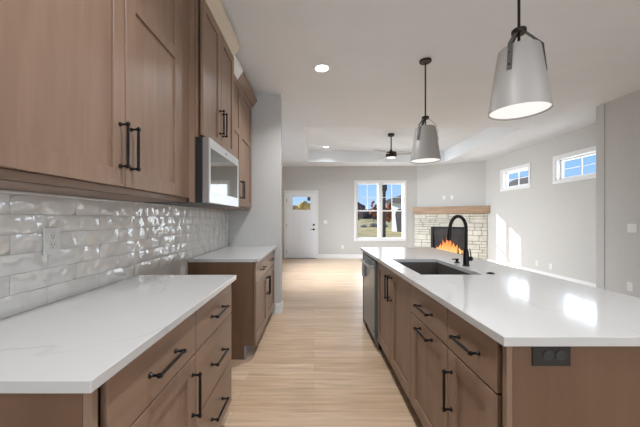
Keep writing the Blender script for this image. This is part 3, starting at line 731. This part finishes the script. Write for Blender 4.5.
MB().box(F0+.05, F1-.05, -.103, -.101, FZ0+.05, FZ1-.05).build('glass_front', glass, fp)
mt = thing('mantel_shelf', 'thick oak mantel beam across the stone fireplace', 'mantel', (AX, AY, 1.425), ADIAG)
m = MB(); m.prism([(-.09, -.058), (-.09, -.20), (2.015, -.20), (1.895, -.003), (.01, -.003)], 0, .215, 'z'); m.build('beam', oak_mantel, mt, bevel=.004)

# ------------------------------------------------------------ outdoors
GZ = -.2
def gz(y): return -.2+max(0, y-12)*.034
m = MB(); m.prism([(YB+.16, GZ), (12, GZ), (140, gz(140)), (140, gz(140)-3), (YB+.16, GZ-1)], -60, 90, 'x')
tag(m.build('lawn', grass_mat), kind='structure')
m = MB(); m.box(-2.5, .9, YB+.16, YB+2.0, GZ-.1, -.03); tag(m.build('porch_floor', mat('concrete', (.45, .44, .42), .9)), kind='structure')
def ico(mb, c_, r_, sub=2, j=.2, rn=random):
    g = bmesh.ops.create_icosphere(mb.bm, subdivisions=sub, radius=r_, matrix=Matrix.Translation(c_))
    c_ = Vector(c_)
    for v in g['verts']: v.co = c_+(v.co-c_)*(1+rn.uniform(-j, j))
def tree(x, y, h, cr, mt_, label, name='tree', squat=1.):
    r_ = thing(name, label, 'tree', (x, y, gz(y)-.03), 0, 'trees across the lawn')
    rn = random.Random(int(x*37+y*11))
    MB().tube([(0, 0, 0), (.05, 0, h*.35), (0, .05, h*.7)], [cr*.09, cr*.07, cr*.03], 8).build('trunk', bark, r_, smooth=True)
    m = MB()
    for k in range(16):
        a = rn.uniform(0, 2*PI); q = rn.uniform(0, cr*.7); zz = h*.62+rn.uniform(-.33, .33)*h*squat
        ico(m, (q*math.cos(a), q*math.sin(a), zz), cr*rn.uniform(.3, .5), 3, .16, rn)
    m.build('foliage', mt_, r_)
for (x, y, h, cr, mt_, lb) in (
    (7.0, 46, 2.7, 1.3, leaf_dark, 'dark bare-looking tree far left across the lawn in window'),
    (8.5, 42, 3.1, .55, leaf_red, 'slim red autumn tree beyond lawn near the window mullion'),
    (9.6, 44, 1.9, 1.0, leaf_dark, 'low dark tree just left of window mullion'),
    (10.2, 40, 2.9, 1.3, leaf_red, 'orange-red tree left of the white neighbour house')):
    tree(x, y, h, cr, mt_, lb)
tree(-.42, 14, 2.5, .75, leaf_gold, 'golden autumn tree seen through front door glass', squat=.5)
tree(-1.15, 15.5, 1.95, .6, leaf_gold, 'lower golden tree at the left of front door glass', squat=.5)
hd = thing('hedge_bank', 'long dark treeline along the far edge of the lawn', 'hedge', (10, 56, gz(56)-.2))
m = MB(); rn = random.Random(5)
for k in range(60): ico(m, (-14+k*.5+rn.uniform(-.3, .3), rn.uniform(-1, 1), rn.uniform(.3, 1.3)), rn.uniform(.7, 1.1), 2, .2, rn)
m.build('foliage', leaf_dark, hd)
# rocks
for (x, y, s) in ((6.1, 30, .42), (7.2, 30.4, .34), (5.0, 29.7, .30)):
    m = MB(); ico(m, (0, 0, 0), s, 2, .15); o = m.build('boulder', rock_mat); o.location = (x, y, gz(y)+s*.35); o.scale = (1.2, 1, .6)
    tag(o, {6.1: 'largest grey boulder in middle of the lawn pile', 7.2: 'grey boulder at right end of the lawn pile', 5.0: 'smaller grey boulder at left end of the lawn pile'}[x], 'rock', 'boulders on the lawn')
# dark lamp-like post just outside the window
o = thing('porch_post', 'tall black post outside the right half of back window', 'post', (2.76, 11.6, GZ))
m = MB(); m.box(-.055, .055, -.055, .055, 0, 2.52); m.build('shaft', post_mat, o)
m = MB(); m.prism([(-.055, 2.52), (.055, 2.52), (.10, 2.62), (.10, 2.80), (-.10, 2.80), (-.10, 2.62)], -.09, .09, 'y'); m.build('cap', post_mat, o)
m = MB(); m.box(-.075, .075, -.075, .075, .0, .12); m.build('base', post_mat, o)
# neighbour house
h = thing('neighbor_house', 'white neighbour house with grey roof and arched porch', 'house', (6.3, 24.5, gz(24.5)-.15), -.85)
m = MB(); m.box(.2, 5, 0, 6, 0, 2.6); m.prism([(.2, 0), (.2, 2.3), (-.9, 1.55), (-.9, 0)], -.3, 2, 'y') if False else None; m.build('walls', siding, h)
m = MB(); m.prism([(-.35, 2.5), (5.4, 2.5), (5.4, 2.7), (2.6, 3.35), (-.35, 2.65)], -.4, 6.4, 'y'); m.build('roof', roof_mat, h)
m = MB(); arch = [(.75, 0)]+[(.95+.40*-math.cos(PI*k/10)+.0, 1.5+.5*math.sin(PI*k/10)) for k in range(11)]+[(1.35, 0)]
m.prism(arch, -.03, .02, 'y'); m.build('arched_opening', mat('dark_opening', (.03, .03, .04), .6), h)
h = thing('neighbor_house', 'dark gabled roof of a house seen through small high window', 'house', (17.5, 20.0, gz(20)-.1))
m = MB(); m.box(0, 7, 0, 9, 0, 3.2); m.build('walls', siding, h)
m = MB(); m.prism([(-.4, 3.0), (9.4, 3.0), (9.4, 3.6), (4.5, 4.75), (-.4, 3.6)], -.4, 7.4, 'x'); m.build('roof', dark_roof, h)
# porch lantern seen through the door glass
o = thing('porch_lantern', 'black porch lantern hanging outside the front door', 'lantern', (-.16, 10.6, 2.02))
m = MB(); m.box(-.07, .07, -.07, .07, -.10, .08, bev=.01); m.prism([(-.09, .08), (.09, .08), (.03, .13), (-.03, .13)], -.06, .06, 'y'); m.cyl((0, 0, .12), (0, 0, .50), .008, n=8); m.cyl((0, 0, .50), (0, -1.0, .50), .012, n=8); m.build('lantern_body', post_mat, o)
